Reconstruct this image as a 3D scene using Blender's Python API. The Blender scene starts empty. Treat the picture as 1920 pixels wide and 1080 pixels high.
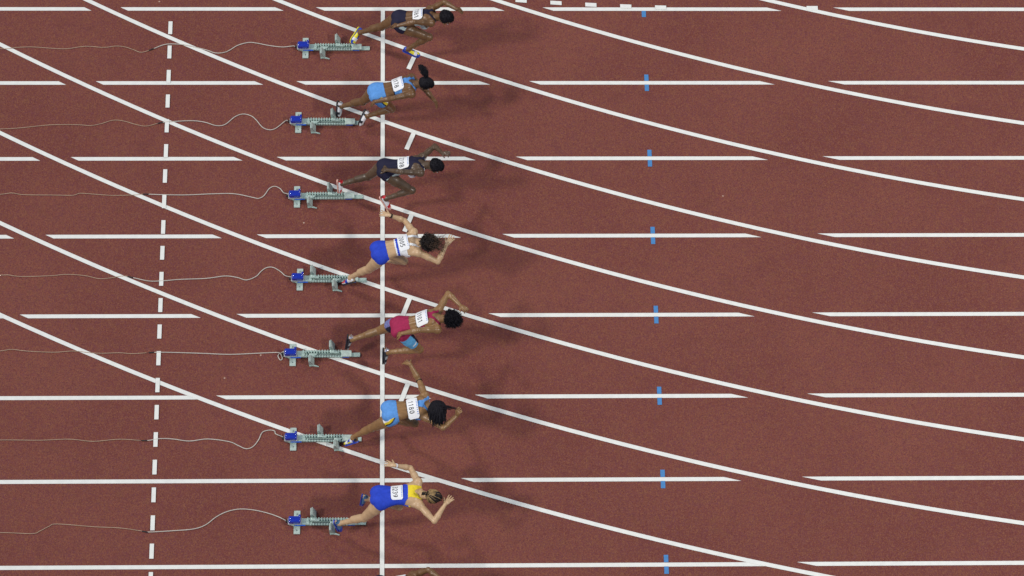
import bpy, bmesh, math, random
import numpy as np
from mathutils import Vector, Matrix, Euler
from mathutils.bvhtree import BVHTree

random.seed(7)
rng = np.random.default_rng(7)
scene = bpy.context.scene
COL = scene.collection
PI = math.pi

# ------------------------------------------------------------------ camera
cam = bpy.data.cameras.new("camera")
cam_ob = bpy.data.objects.new("camera", cam)
COL.objects.link(cam_ob)
cam_ob.location = (0.32533, -25.04293, 40.09526)
cam_ob.rotation_euler = (0.4744512, -0.0273449, -0.0166247)
cam.sensor_fit = 'HORIZONTAL'
cam.sensor_width = 36.0
cam.lens = 6202.787 / 1920.0 * 36.0
cam.clip_start = 0.5
cam.clip_end = 600.0
scene.camera = cam_ob

# ------------------------------------------------------------------ sky, sun, floodlights
SUN_DIR = Vector((-0.72, -0.24, 0.71)).normalized()      # towards the light
world = bpy.data.worlds.new("World")
scene.world = world
world.use_nodes = True
wn = world.node_tree.nodes
wl = world.node_tree.links
wn.clear()
sky = wn.new("ShaderNodeTexSky")
sky.sky_type = 'NISHITA'
sky.sun_disc = False
sky.sun_elevation = math.asin(SUN_DIR.z)
sky.sun_rotation = math.atan2(SUN_DIR.x, SUN_DIR.y)
bg = wn.new("ShaderNodeBackground")
bg.inputs[1].default_value = 0.12
wo = wn.new("ShaderNodeOutputWorld")
wl.new(sky.outputs[0], bg.inputs[0])
wl.new(bg.outputs[0], wo.inputs[0])

sun = bpy.data.lights.new("sun", 'SUN')
sun.energy = 2.0
sun.angle = math.radians(6.0)
sun.color = (1.0, 0.95, 0.88)
sun_ob = bpy.data.objects.new("sun", sun)
COL.objects.link(sun_ob)
sun_ob.rotation_euler = SUN_DIR.to_track_quat('Z', 'Y').to_euler()


def flood(direction, dist, watts, size, col):
    """a bank of stadium floodlights on the far roof edge"""
    d = Vector(direction).normalized()
    l = bpy.data.lights.new("floodlight", 'AREA')
    l.shape = 'RECTANGLE'
    l.size, l.size_y = size
    l.energy = watts
    l.color = col
    o = bpy.data.objects.new("floodlight", l)
    COL.objects.link(o)
    o.location = Vector((0.8, -4.4, 0)) + d * dist
    o.rotation_euler = d.to_track_quat('Z', 'Y').to_euler()
    return o


FL = (1.0, 0.96, 0.90)
flood((0.55, -0.27, 0.70), 44, 12000, (4.5, 2), FL)
flood((-0.58, 0.42, 0.72), 75, 24000, (6, 3), FL)
flood((0.40, 0.62, 0.80), 75, 13000, (12, 3), FL)

scene.view_settings.view_transform = 'Standard'
scene.view_settings.look = 'None'
scene.view_settings.exposure = -0.66
scene.view_settings.gamma = 1.0
scene.view_settings.use_curve_mapping = False
scene.render.engine = 'CYCLES'

# ------------------------------------------------------------------ helpers


def tag(o, label=None, cat=None, group=None, kind=None):
    if label: o["label"] = label
    if cat: o["category"] = cat
    if group: o["group"] = group
    if kind: o["kind"] = kind
    return o


def empty(name, loc):
    o = bpy.data.objects.new(name, None)
    o.empty_display_size = 0.2
    COL.objects.link(o)
    o.location = loc
    return o


def link(name, me, parent=None):
    o = bpy.data.objects.new(name, me)
    COL.objects.link(o)
    if parent is not None:
        o.parent = parent
    return o


def mesh_from(name, verts, faces, mats, mi=None, smooth=False):
    me = bpy.data.meshes.new(name)
    v = verts.tolist() if hasattr(verts, 'tolist') else [tuple(x) for x in verts]
    f = faces.tolist() if hasattr(faces, 'tolist') else faces
    me.from_pydata(v, [], f)
    for m in (mats if isinstance(mats, (list, tuple)) else [mats]):
        me.materials.append(m)
    if mi is not None:
        me.polygons.foreach_set("material_index", np.asarray(mi, dtype=np.int32))
    if smooth:
        me.polygons.foreach_set("use_smooth", np.ones(len(me.polygons), dtype=bool))
    me.update()
    return me


def mat(name, col, rough=0.5, spec=0.5, metal=0.0, var=0.0, var_scale=30.0, bump=0.0, bump_scale=200.0,
        col2=None, detail=3.0, coat=0.0, sss=0.0, sheen=0.0):
    m = bpy.data.materials.new(name)
    m.use_nodes = True
    nt = m.node_tree
    p = nt.nodes["Principled BSDF"]
    p.inputs["Base Color"].default_value = (*col, 1)
    p.inputs["Roughness"].default_value = rough
    p.inputs["Specular IOR Level"].default_value = spec
    p.inputs["Metallic"].default_value = metal
    if coat: p.inputs["Coat Weight"].default_value = coat
    if sheen: p.inputs["Sheen Weight"].default_value = sheen
    if sss:
        p.inputs["Subsurface Weight"].default_value = sss
        p.inputs["Subsurface Radius"].default_value = (0.012, 0.005, 0.003)
    tc = nt.nodes.new("ShaderNodeTexCoord")
    if var or col2:
        n = nt.nodes.new("ShaderNodeTexNoise")
        n.inputs["Scale"].default_value = var_scale
        n.inputs["Detail"].default_value = detail
        nt.links.new(tc.outputs["Object"], n.inputs["Vector"])
        r = nt.nodes.new("ShaderNodeValToRGB")
        a = tuple(max(0, c * (1 - var)) for c in col)
        b = col2 if col2 else tuple(min(1, c * (1 + var)) for c in col)
        r.color_ramp.elements[0].position = 0.3
        r.color_ramp.elements[1].position = 0.7
        r.color_ramp.elements[0].color = (*a, 1)
        r.color_ramp.elements[1].color = (*b, 1)
        nt.links.new(n.outputs["Fac"], r.inputs["Fac"])
        nt.links.new(r.outputs["Color"], p.inputs["Base Color"])
    if bump:
        n2 = nt.nodes.new("ShaderNodeTexNoise")
        n2.inputs["Scale"].default_value = bump_scale
        n2.inputs["Detail"].default_value = 2.0
        nt.links.new(tc.outputs["Object"], n2.inputs["Vector"])
        bn = nt.nodes.new("ShaderNodeBump")
        bn.inputs["Strength"].default_value = bump
        bn.inputs["Distance"].default_value = 0.004
        nt.links.new(n2.outputs["Fac"], bn.inputs["Height"])
        nt.links.new(bn.outputs["Normal"], p.inputs["Normal"])
    return m


def track_material():
    m = bpy.data.materials.new("red_rubber_track")
    m.use_nodes = True
    nt = m.node_tree
    N, L = nt.nodes, nt.links
    p = N["Principled BSDF"]
    p.inputs["Roughness"].default_value = 0.85
    p.inputs["Specular IOR Level"].default_value = 0.25
    tc = N.new("ShaderNodeTexCoord")

    def noise(scale, detail=2.0, rough=0.5):
        n = N.new("ShaderNodeTexNoise")
        n.inputs["Scale"].default_value = scale
        n.inputs["Detail"].default_value = detail
        n.inputs["Roughness"].default_value = rough
        L.new(tc.outputs["Object"], n.inputs["Vector"])
        return n

    def mix(fac, a, b, mode='MIX'):
        x = N.new("ShaderNodeMix")
        x.data_type = 'RGBA'
        x.blend_type = mode
        for s, v in ((x.inputs[0], fac), (x.inputs[6], a), (x.inputs[7], b)):
            if hasattr(v, 'is_linked') or hasattr(v, 'links'):
                L.new(v, s)
            elif isinstance(v, (int, float)):
                s.default_value = v
            else:
                s.default_value = (*v, 1)
        return x.outputs[2]

    def ramp(src, p0, p1, c0=(0, 0, 0), c1=(1, 1, 1)):
        r = N.new("ShaderNodeValToRGB")
        r.color_ramp.elements[0].position = p0
        r.color_ramp.elements[1].position = p1
        r.color_ramp.elements[0].color = (*c0, 1)
        r.color_ramp.elements[1].color = (*c1, 1)
        L.new(src, r.inputs["Fac"])
        return r.outputs["Color"]

    base = ramp(noise(0.55, 4.0).outputs["Fac"], 0.35, 0.68, TRACK_A, TRACK_B)
    base = mix(ramp(noise(6.5, 3.0, 0.6).outputs["Fac"], 0.50, 0.80), base, (0.180, 0.068, 0.034))
    base = mix(ramp(noise(5.1, 3.0, 0.6).outputs["Fac"], 0.54, 0.84), base, (0.152, 0.041, 0.047))
    # coloured rubber granules: purple, brown and dark crumbs bedded in the red binder
    v = N.new("ShaderNodeTexVoronoi")
    v.inputs["Scale"].default_value = 95.0
    L.new(tc.outputs["Object"], v.inputs["Vector"])
    sep = N.new("ShaderNodeSeparateColor")
    L.new(v.outputs["Color"], sep.inputs[0])
    dark = mix(ramp(sep.outputs[0], 0.40, 1.0), base, (0.118, 0.030, 0.029))
    brown = mix(ramp(sep.outputs[1], 0.45, 1.0), dark, (0.225, 0.086, 0.048))
    purple = mix(ramp(sep.outputs[2], 0.62, 1.0), brown, (0.148, 0.044, 0.052))
    fine = mix(0.5, purple, ramp(noise(190.0, 1.0).outputs["Fac"], 0.3, 0.7, (0.74, 0.74, 0.74), (1.26, 1.26, 1.26)), 'MULTIPLY')
    # scuffs and old stains with shapes of their own
    st = ramp(noise(2.6, 5.0, 0.65).outputs["Fac"], 0.56, 0.78)
    stained = mix(st, fine, (0.120, 0.033, 0.030))
    final = mix(0.5, fine, stained)
    # sparse pale chips and worn-through spike nicks
    v2 = N.new("ShaderNodeTexVoronoi")
    v2.inputs["Scale"].default_value = 1.9
    L.new(tc.outputs["Object"], v2.inputs["Vector"])
    sep2 = N.new("ShaderNodeSeparateColor")
    L.new(v2.outputs["Color"], sep2.inputs[0])
    near = ramp(v2.outputs["Distance"], 0.018, 0.026, (1, 1, 1), (0, 0, 0))
    some = ramp(sep2.outputs[0], 0.80, 0.82)
    chip = mix(1.0, near, some, 'MULTIPLY')
    final = mix(chip, final, (0.44, 0.30, 0.24))
    L.new(final, p.inputs["Base Color"])
    bn = N.new("ShaderNodeBump")
    bn.inputs["Strength"].default_value = 0.18
    bn.inputs["Distance"].default_value = 0.004
    L.new(v.outputs["Distance"], bn.inputs["Height"])
    L.new(bn.outputs["Normal"], p.inputs["Normal"])
    return m


TRACK_A = (0.152, 0.0395, 0.0295)
TRACK_B = (0.208, 0.0635, 0.0440)
M = {}
M['track'] = track_material()
M['white_paint'] = mat("white_line_paint", (0.745, 0.755, 0.715), 0.7, 0.3, var=0.05, var_scale=14, bump=0.2, bump_scale=70, detail=6)
M['blue_paint'] = mat("blue_line_paint", (0.064, 0.22, 0.48), 0.7, 0.3, var=0.08, var_scale=30)

# ------------------------------------------------------------------ the running track and its markings
LW = 0.057
CX, CY, RO = 15.568, 36.5, 46.26


def radius(i):
    return RO + 1.22 * (i - 7)


track = link("running_track", mesh_from("running_track", [(-90, -70, 0), (120, -70, 0), (120, 90, 0), (-90, 90, 0)], [(0, 1, 2, 3)], M['track']))
tag(track, kind='structure')


def sheet(name, pts, z, m):
    """a painted sheet (convex polygon or strip given as left/right rows)"""
    return link(name, mesh_from(name, [(x, y, z) for x, y in pts], [tuple(range(len(pts)))], m), track)


def curve_x(i, r_off, y, side=-1):
    r = radius(i) + r_off
    return CX - math.sqrt(max(r * r - (CY - y) ** 2, 0))


X0, X1 = -13.0, 15.3
GAP = 0.121
for i in range(0, 9):
    y = -1.22 * i
    yt, yb = y + LW / 2, y - LW / 2
    # the bend lines that cut this straight line, from left to right
    cuts = []
    for c in range(7, -1, -1):
        if c < i - 1 or radius(c) - GAP < CY - y: continue
        xs = curve_x(c, 0, y)
        cuts.append((c, xs))
    start_t = start_b = X0
    cuts.sort(key=lambda q: q[1])
    for c, xs in cuts:
        # left of the bend line (outside of it): end of this piece
        if c == 7:
            et, eb = curve_x(c, 0, yt), curve_x(c, 0, yb)      # runs into the outermost bend line
        else:
            et, eb = curve_x(c, GAP, yt), curve_x(c, GAP, yb)
        if et > start_t + 0.3:
            sheet("lane_line", [(start_t, yt), (start_b, yb), (eb, yb), (et, yt)], 0.004, M['white_paint'])
        start_t, start_b = curve_x(c, -GAP, yt), curve_x(c, -GAP, yb)
    sheet("lane_line", [(start_t, yt), (start_b, yb), (X1, yb), (X1, yt)], 0.004, M['white_paint'])

for c in range(-1, 8):
    R = radius(c)
    vs, fs = [], []
    n = 120
    for k in range(n + 1):
        a = math.radians(212 + 58.0 * k / n)
        for rr in (R - LW / 2, R + LW / 2):
            vs.append((CX + rr * math.cos(a), CY + rr * math.sin(a), 0.007))
    for k in range(n):
        fs.append((2 * k, 2 * k + 2, 2 * k + 3, 2 * k + 1))
    fs = [tuple(reversed(f)) for f in fs]
    link("bend_line", mesh_from("bend_line", vs, fs, M['white_paint']), track)

sheet("start_line", [(-LW / 2, -0.03), (-LW / 2, -11), (LW / 2, -11), (LW / 2, -0.03)], 0.010, M['white_paint'])
for k in range(26):
    yc = -0.318 - 0.4 * k
    sheet("dash_mark", [(-3.033, yc + .106), (-3.033, yc - .106), (-2.977, yc - .106), (-2.977, yc + .106)], 0.013, M['white_paint'])
for i in range(0, 9):
    y = -1.2195 * i
    for s in ((-1,) if i == 0 else (-1, 1)):
        a, b = y + s * LW / 2, y + s * 0.134
        sheet("blue_mark", [(3.687, max(a, b)), (3.687, min(a, b)), (3.746, min(a, b)), (3.746, max(a, b))], 0.006, M['blue_paint'])
for c in range(1, 8):
    R = radius(c)
    a = math.atan2(-0.733 - CY - 1.29 * (c - 2), 0.469 - 0.03 * (c - 2) - CX)
    d = Vector((math.cos(a), math.sin(a)))
    t = Vector((-d.y, d.x)) * 0.031
    p0 = Vector((CX, CY)) + d * (R + 0.02)
    p1 = p0 + d * 0.285
    if c in (1, 7): continue
    sheet("relay_mark", [tuple(p0 + t), tuple(p0 - t), tuple(p1 - t), tuple(p1 + t)], 0.016, M['white_paint'])
for k in range(-1, 5):
    x = 1.97 + 0.4976 * k
    y = 0.0145 * (x - 4.95) ** 2 + 0.012
    sl = 2 * 0.0145 * (x - 4.95)
    sheet("curb_dash", [(x - .08, y - sl * .08 + .032), (x - .08, y - sl * .08 - .032), (x + .08, y + sl * .08 - .032), (x + .08, y + sl * .08 + .032)], 0.010, M['white_paint'])
sheet("curb_dash", [(6.05, .05), (6.05, -.018), (6.21, -.018), (6.21, .05)], 0.010, M['white_paint'])

# ------------------------------------------------------------------ starting blocks and their cables
M['aluminium'] = mat("blasted_aluminium", (0.42, 0.545, 0.49), 0.38, 0.5, metal=0.25, var=0.22, var_scale=45, detail=6)
M['galvanised'] = mat("galvanised_plate", (0.41, 0.50, 0.455), 0.5, 0.5, metal=0.15, var=0.2, var_scale=30, detail=6)
M['dark_steel'] = mat("dark_channel_steel", (0.10, 0.13, 0.13), 0.5, 0.5, metal=0.4, var=0.3, var_scale=60)
M['pedal_rubber'] = mat("worn_pedal_face", (0.36, 0.42, 0.39), 0.6, 0.4, var=0.35, var_scale=80, detail=5)
M['box_blue'] = mat("glossy_blue_housing", (0.012, 0.030, 0.36), 0.16, 0.6, coat=0.6, var=0.15, var_scale=40)
M['label_blue'] = mat("blue_sticker", (0.03, 0.12, 0.55), 0.35, 0.5)
M['box_rim'] = mat("clear_grey_rim", (0.36, 0.38, 0.38), 0.25, 0.6)
M['black_rubber'] = mat("black_rubber", (0.02, 0.02, 0.022), 0.6, 0.4)
M['lead_white'] = mat("pale_cable_sheath", (0.52, 0.48, 0.42), 0.5, 0.4, var=0.1, var_scale=8)
M['cord_tan'] = mat("dusty_tan_cable_sheath", (0.44, 0.32, 0.22), 0.6, 0.4, var=0.15, var_scale=8)


class MB:
    def __init__(s):
        s.bm = bmesh.new()

    def box(s, x0, x1, y0, y1, z0, z1, bev=0.0, rot=None, loc=None):
        g = bmesh.ops.create_cube(s.bm, size=1.0)
        vs = g['verts']
        for v in vs:
            v.co = Vector(((x0 + x1) / 2 + v.co.x * (x1 - x0), (y0 + y1) / 2 + v.co.y * (y1 - y0), (z0 + z1) / 2 + v.co.z * (z1 - z0)))
        if bev:
            es = list({e for v in vs for e in v.link_edges})
            r = bmesh.ops.bevel(s.bm, geom=es, offset=bev, segments=2, affect='EDGES', profile=0.6)
            vs = list({v for f in r['faces'] for v in f.verts} | set(v for v in vs if v.is_valid))
        if rot is not None:
            for v in vs: v.co = rot @ v.co
        if loc is not None:
            for v in vs: v.co += Vector(loc)
        return s

    def prism(s, pts, y0, y1):
        """polygon in x/z swept along y"""
        a = [s.bm.verts.new((x, y0, z)) for x, z in pts]
        b = [s.bm.verts.new((x, y1, z)) for x, z in pts]
        s.bm.faces.new(a)
        s.bm.faces.new(list(reversed(b)))
        n = len(pts)
        for i in range(n):
            s.bm.faces.new((a[i], b[i], b[(i + 1) % n], a[(i + 1) % n]))
        return s

    def prism_z(s, pts, z0, z1):
        a = [s.bm.verts.new((x, y, z0)) for x, y in pts]
        b = [s.bm.verts.new((x, y, z1)) for x, y in pts]
        s.bm.faces.new(list(reversed(a)))
        s.bm.faces.new(b)
        n = len(pts)
        for i in range(n):
            s.bm.faces.new((a[(i + 1) % n], b[(i + 1) % n], b[i], a[i]))
        return s

    def tube(s, pts, r, n=6):
        pts = [Vector(p) for p in pts]
        rings = []
        for i, p in enumerate(pts):
            d = (pts[min(i + 1, len(pts) - 1)] - pts[max(i - 1, 0)]).normalized()
            u = d.cross(Vector((0, 0, 1)))
            u = u.normalized() if u.length > 1e-4 else Vector((1, 0, 0))
            w = u.cross(d)
            rings.append([s.bm.verts.new(p + (u * math.cos(2 * PI * k / n) + w * math.sin(2 * PI * k / n)) * r) for k in range(n)])
        for a, b in zip(rings, rings[1:]):
            for k in range(n):
                s.bm.faces.new((a[k], a[(k + 1) % n], b[(k + 1) % n], b[k]))
        s.bm.faces.new(rings[0])
        s.bm.faces.new(list(reversed(rings[-1])))
        return s

    def mesh(s, name, m, smooth=False):
        bmesh.ops.recalc_face_normals(s.bm, faces=s.bm.faces)
        me = bpy.data.meshes.new(name)
        s.bm.to_mesh(me)
        s.bm.free()
        for x in (m if isinstance(m, list) else [m]): me.materials.append(x)
        if smooth:
            me.polygons.foreach_set("use_smooth", np.ones(len(me.polygons), dtype=bool))
        return me


# (centre of anchor plate, upper pedal x, lower pedal x)
PLATES = {1: (-1.090, -0.655), 2: (-1.176, -1.868), 3: (-1.179, -3.052), 4: (-1.123, -4.336), 5: (-1.205, -5.476), 6: (-1.181, -6.722), 7: (-1.116, -7.922)}
PEDALS = {1: (0.455, 0.245), 2: (0.490, 0.210), 3: (0.455, 0.180), 4: (0.180, 0.480), 5: (0.530, 0.255), 6: (0.360, 0.575), 7: (0.215, 0.465)}
WEARS = {1: "sprinter in navy briefs", 2: "sprinter with both shoes on pedals", 3: "sprinter in navy one-piece", 4: "curly haired sprinter",
         5: "sprinter in crimson", 6: "sprinter with long loose black hair", 7: "sprinter with yellow shoulder straps"}


def make_block():
    root = empty("starting_block", (0, 0, 0))
    P = lambda n, me, par=root: link(n, me, par)
    P("anchor_plate", MB().box(-.042, .042, -.166, .166, .003, .020, .004)
      .mesh("anchor_plate", M['galvanised']))
    for y in (-.115, .115):
        P("spike_bolt", MB().prism_z([(math.cos(k * PI / 3) * .008, y + math.sin(k * PI / 3) * .008) for k in range(6)], .020, .027).mesh("spike_bolt", M['dark_steel']))
    # rail: floor of the channel, two flanges, tooth edges
    P("rail", MB().box(-.10, .79, -.030, .030, .010, .028).box(-.10, .70, -.044, -.030, .010, .050, .002).box(-.10, .70, .030, .044, .010, .050, .002)
      .box(.02, .16, -.030, .030, .028, .052, .002).mesh("rail", M['aluminium']))
    P("channel_slot", MB().box(.20, .64, -.029, -.004, .0285, .033).mesh("channel_slot", M['dark_steel']))
    for s, x0, n in ((1, .13, 15), (-1, .17, 14)):
        b = MB()
        for k in range(n):
            x = x0 + k * .0365
            y0, y1 = sorted((s * (.006 if s > 0 else .030), s * .053))
            b.prism([(x, .036), (x + .024, .036), (x + .019, .060), (x + .005, .060)], y0, y1)
        tag(P("tooth_rack", b.mesh("tooth_rack", M['aluminium'])), kind='stuff')
    P("rail_cover", MB().box(.655, .79, -.046, .046, .030, .062, .008).mesh("rail_cover", M['galvanised']))
    P("rail_label", MB().box(.66, .76, -.0485, -.0465, .020, .040).mesh("rail_label", M['label_blue']))
    P("rail_tongue", MB().box(.785, .905, -.034, .026, .006, .026, .003).mesh("rail_tongue", M['aluminium']))
    P("rail_foot", MB().prism_z([(-.10, -.035), (-.03, -.07), (.05, -.058), (.05, .05), (-.10, .03)], .022, .040).mesh("rail_foot", M['aluminium']))
    P("side_label", MB().prism_z([(-.035, -.062), (.11, -.062), (.11, -.048), (-.02, -.046)], .041, .050).mesh("side_label", M['label_blue']))
    bx = P("sensor_box", MB().box(-.110, .052, -.046, .046, .050, .135, .022).mesh("sensor_box", M['box_blue'], True))
    P("box_rim", MB().box(-.122, .064, -.050, .050, .046, .066, .018).mesh("box_rim", M['box_rim'], True), bx)
    P("box_ridge", MB().box(.020, .052, .020, .062, .085, .145, .012).mesh("box_ridge", M['box_blue'], True), bx)
    P("cable_plug", MB().box(-.150, -.110, -.014, .014, .030, .058, .006).mesh("cable_plug", M['black_rubber']))
    return root


def make_pedal(s):
    """pedal on the left (s=1) or right (s=-1) side of the rail, its root at the rail edge"""
    sl = MB().box(-.028, .030, min(s * .008, s * -.042), max(s * .008, s * -.042), .050, .070, .005)
    sl.prism_z([(-.030, 0), (.030, 0), (.075, s * -.03), (.075, s * -.042), (-.030, s * -.042)][::s], .049, .064)
    body = sl.mesh("pedal", M['aluminium'])
    y0, y1 = sorted((s * .012, s * .118))
    face = MB().prism([(.030, .012), (.036, .020), (-.012, .148), (-.020, .146)], y0, y1).mesh("pedal_face", M['pedal_rubber'])
    back = MB().prism([(-.036, .008), (.026, .010), (-.024, .140), (-.040, .126)], y0 + .004, y1 - .004).mesh("pedal_wedge", M['galvanised'])
    ya, yb = sorted((s * .104, s * .124))
    brace = MB().prism_z([(-.030, s * .110), (.02, s * .100), (.095, s * .128), (.095, s * .140), (.02, s * .124), (-.03, s * .130)][::-s], .006, .022).mesh("brace", M['aluminium'])
    return body, face, back, brace


def copy_tree(o, parent=None):
    c = o.copy()
    COL.objects.link(c)
    c.parent = parent
    for ch in list(o.children):
        copy_tree(ch, c)
    return c


proto = make_block()
pedal_meshes = {s: make_pedal(s) for s in (1, -1)}
for s in (1, -1):
    body, face, back, brace = pedal_meshes[s]
    po = link("pedal", body, proto)
    po["side"] = s
    link("pedal_face", face, po)
    link("pedal_wedge", back, po)
    if s < 0: link("brace", brace, po)
for k in range(1, 8):
    b = proto if k == 1 else copy_tree(proto)
    b.location = (PLATES[k][0], PLATES[k][1], 0)
    b.rotation_euler.z = math.radians(random.uniform(-0.5, 0.5))
    for ch in b.children:
        if ch.get("side") is not None:
            s = ch["side"]
            ch.location = (PEDALS[k][0 if s > 0 else 1], s * .044, 0)
    tag(b, "silver starting block with blue box behind the " + WEARS[k], "starting block", "starting blocks in the lanes")

CABLES = {1: ([[-1.226, -0.627], [-1.263, -0.623], [-1.414, -0.634], [-1.602, -0.61], [-1.791, -0.568], [-1.904, -0.561], [-2.053, -0.61], [-2.201, -0.711], [-2.351, -0.733], [-2.502, -0.678], [-2.79, -0.601], [-2.956, -0.584], [-3.09, -0.597], [-3.253, -0.671], [-3.401, -0.721], [-3.515, -0.678], [-3.629, -0.634], [-3.765, -0.619], [-3.929, -0.641], [-4.192, -0.623], [-4.453, -0.663], [-4.678, -0.654], [-4.926, -0.634], [-5.15, -0.641], [-5.313, -0.663], [-5.837, -0.654], [-6.582, -0.689]], -3.255), 2: ([[-1.285, -1.81], [-1.351, -1.84], [-1.487, -1.956], [-1.579, -1.982], [-1.676, -1.939], [-1.768, -1.819], [-1.843, -1.754], [-1.955, -1.728], [-2.066, -1.775], [-2.197, -1.896], [-2.322, -1.913], [-2.472, -1.861], [-2.644, -1.835], [-2.866, -1.844], [-3.088, -1.865], [-3.286, -1.92], [-3.435, -1.895], [-3.607, -1.839], [-3.756, -1.826], [-3.917, -1.881], [-4.064, -1.911], [-4.249, -1.898], [-4.582, -1.898], [-4.803, -1.919], [-5.046, -1.949], [-5.318, -1.966], [-5.76, -1.978], [-6.501, -1.926]], -3.089), 3: ([[-1.268, -3.0], [-1.305, -3.008], [-1.364, -2.983], [-1.416, -2.916], [-1.49, -2.882], [-1.563, -2.916], [-1.635, -3.029], [-1.708, -3.071], [-1.781, -3.058], [-2.039, -2.999], [-2.333, -2.998], [-2.699, -3.015], [-3.066, -3.01], [-3.286, -3.001], [-3.396, -3.013], [-3.71, -3.021], [-3.982, -3.0], [-4.166, -2.987], [-4.26, -3.018], [-4.53, -3.014], [-4.933, -3.008], [-5.103, -2.981], [-5.262, -3.002], [-5.699, -3.026], [-6.432, -2.975]], -3.286), 4: ([[-1.214, -4.293], [-1.25, -4.297], [-1.323, -4.272], [-1.396, -4.203], [-1.492, -4.145], [-1.579, -4.149], [-1.651, -4.202], [-1.722, -4.284], [-1.851, -4.337], [-1.975, -4.299], [-2.142, -4.275], [-2.395, -4.311], [-2.756, -4.326], [-2.973, -4.346], [-3.168, -4.35], [-3.35, -4.308], [-3.518, -4.271], [-3.712, -4.303], [-3.856, -4.311], [-4.039, -4.266], [-4.293, -4.245], [-4.508, -4.265], [-4.905, -4.276], [-5.087, -4.251], [-5.195, -4.251], [-5.63, -4.217], [-6.347, -4.28]], -3.423), 5: ([[-1.27, -5.425], [-1.32, -5.425], [-1.36, -5.441], [-1.391, -5.462], [-1.402, -5.497], [-1.372, -5.549], [-1.345, -5.529], [-1.359, -5.477], [-1.387, -5.447], [-1.413, -5.443], [-1.485, -5.438], [-1.7, -5.448], [-2.058, -5.463], [-2.452, -5.445], [-3.011, -5.428], [-3.346, -5.448], [-3.525, -5.434], [-3.796, -5.441], [-3.976, -5.425], [-4.155, -5.406], [-4.418, -5.423], [-4.776, -5.404], [-4.977, -5.379], [-5.133, -5.402], [-5.559, -5.443], [-6.273, -5.409]], -3.097), 6: ([[-1.252, -6.68], [-1.323, -6.688], [-1.416, -6.641], [-1.431, -6.599], [-1.502, -6.586], [-1.593, -6.617], [-1.641, -6.725], [-1.71, -6.822], [-1.801, -6.857], [-1.908, -6.81], [-2.029, -6.753], [-2.312, -6.712], [-2.559, -6.741], [-2.772, -6.711], [-2.948, -6.704], [-3.145, -6.732], [-3.477, -6.71], [-3.829, -6.74], [-4.147, -6.707], [-4.534, -6.721], [-5.063, -6.715], [-5.483, -6.741], [-6.189, -6.699]], -3.161), 7: ([[-1.2, -7.881], [-1.288, -7.88], [-1.446, -7.804], [-1.657, -7.745], [-1.867, -7.725], [-2.041, -7.763], [-2.179, -7.838], [-2.316, -7.951], [-2.475, -8.007], [-2.732, -8.029], [-3.045, -8.046], [-3.15, -8.03], [-3.43, -7.987], [-3.779, -7.967], [-4.253, -7.926], [-4.356, -7.96], [-4.471, -8.024], [-4.574, -8.061], [-4.991, -8.044], [-5.406, -8.064], [-6.103, -8.015]], -3.1)}


def spline(pts, sub=5):
    out = []
    n = len(pts)
    for i in range(n - 1):
        p0, p1, p2, p3 = pts[max(i - 1, 0)], pts[i], pts[i + 1], pts[min(i + 2, n - 1)]
        for j in range(sub):
            t = j / sub
            out.append(0.5 * ((2 * p1) + (p2 - p0) * t + (2 * p0 - 5 * p1 + 4 * p2 - p3) * t * t + (3 * p1 - p0 - 3 * p2 + p3) * t ** 3))
    out.append(pts[-1])
    return out


for k, (pts, xs) in CABLES.items():
    P3 = []
    for i, (x, y) in enumerate(pts):
        z = 0.0095 + (0.012 if (k == 5 and i in (7, 8, 9)) else 0)
        if i == 0: z = .042; y = PLATES[k][1]; x = PLATES[k][0] - .14
        elif i == 1: z = .020
        P3.append(Vector((x, y, z)))
    S = spline(P3)
    lead = [p for p in S if p.x >= xs]
    cord = [p for p in S if p.x <= xs]
    base = Vector((lead[0].x, lead[0].y, 0))
    root = empty("block_cable", base)
    mv = lambda q: [p - base for p in q]
    link("cable_lead", MB().tube(mv(lead), .0068).mesh("cable_lead", M['lead_white'], True), root)
    link("cable_cord", MB().tube(mv(cord), .0046).mesh("cable_cord", M['cord_tan'], True), root)
    a = lead[-1] - base
    d = (lead[-2] - cord[1]).normalized()
    link("cable_joint", MB().tube([a - d * .045, a - d * .03, a + d * .02, a + d * .03], .0088).mesh("cable_joint", M['black_rubber'], True), root)
    tag(root, "thin pale cable from the starting block of the " + WEARS[k], "cable", "cables of the starting blocks")

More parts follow.
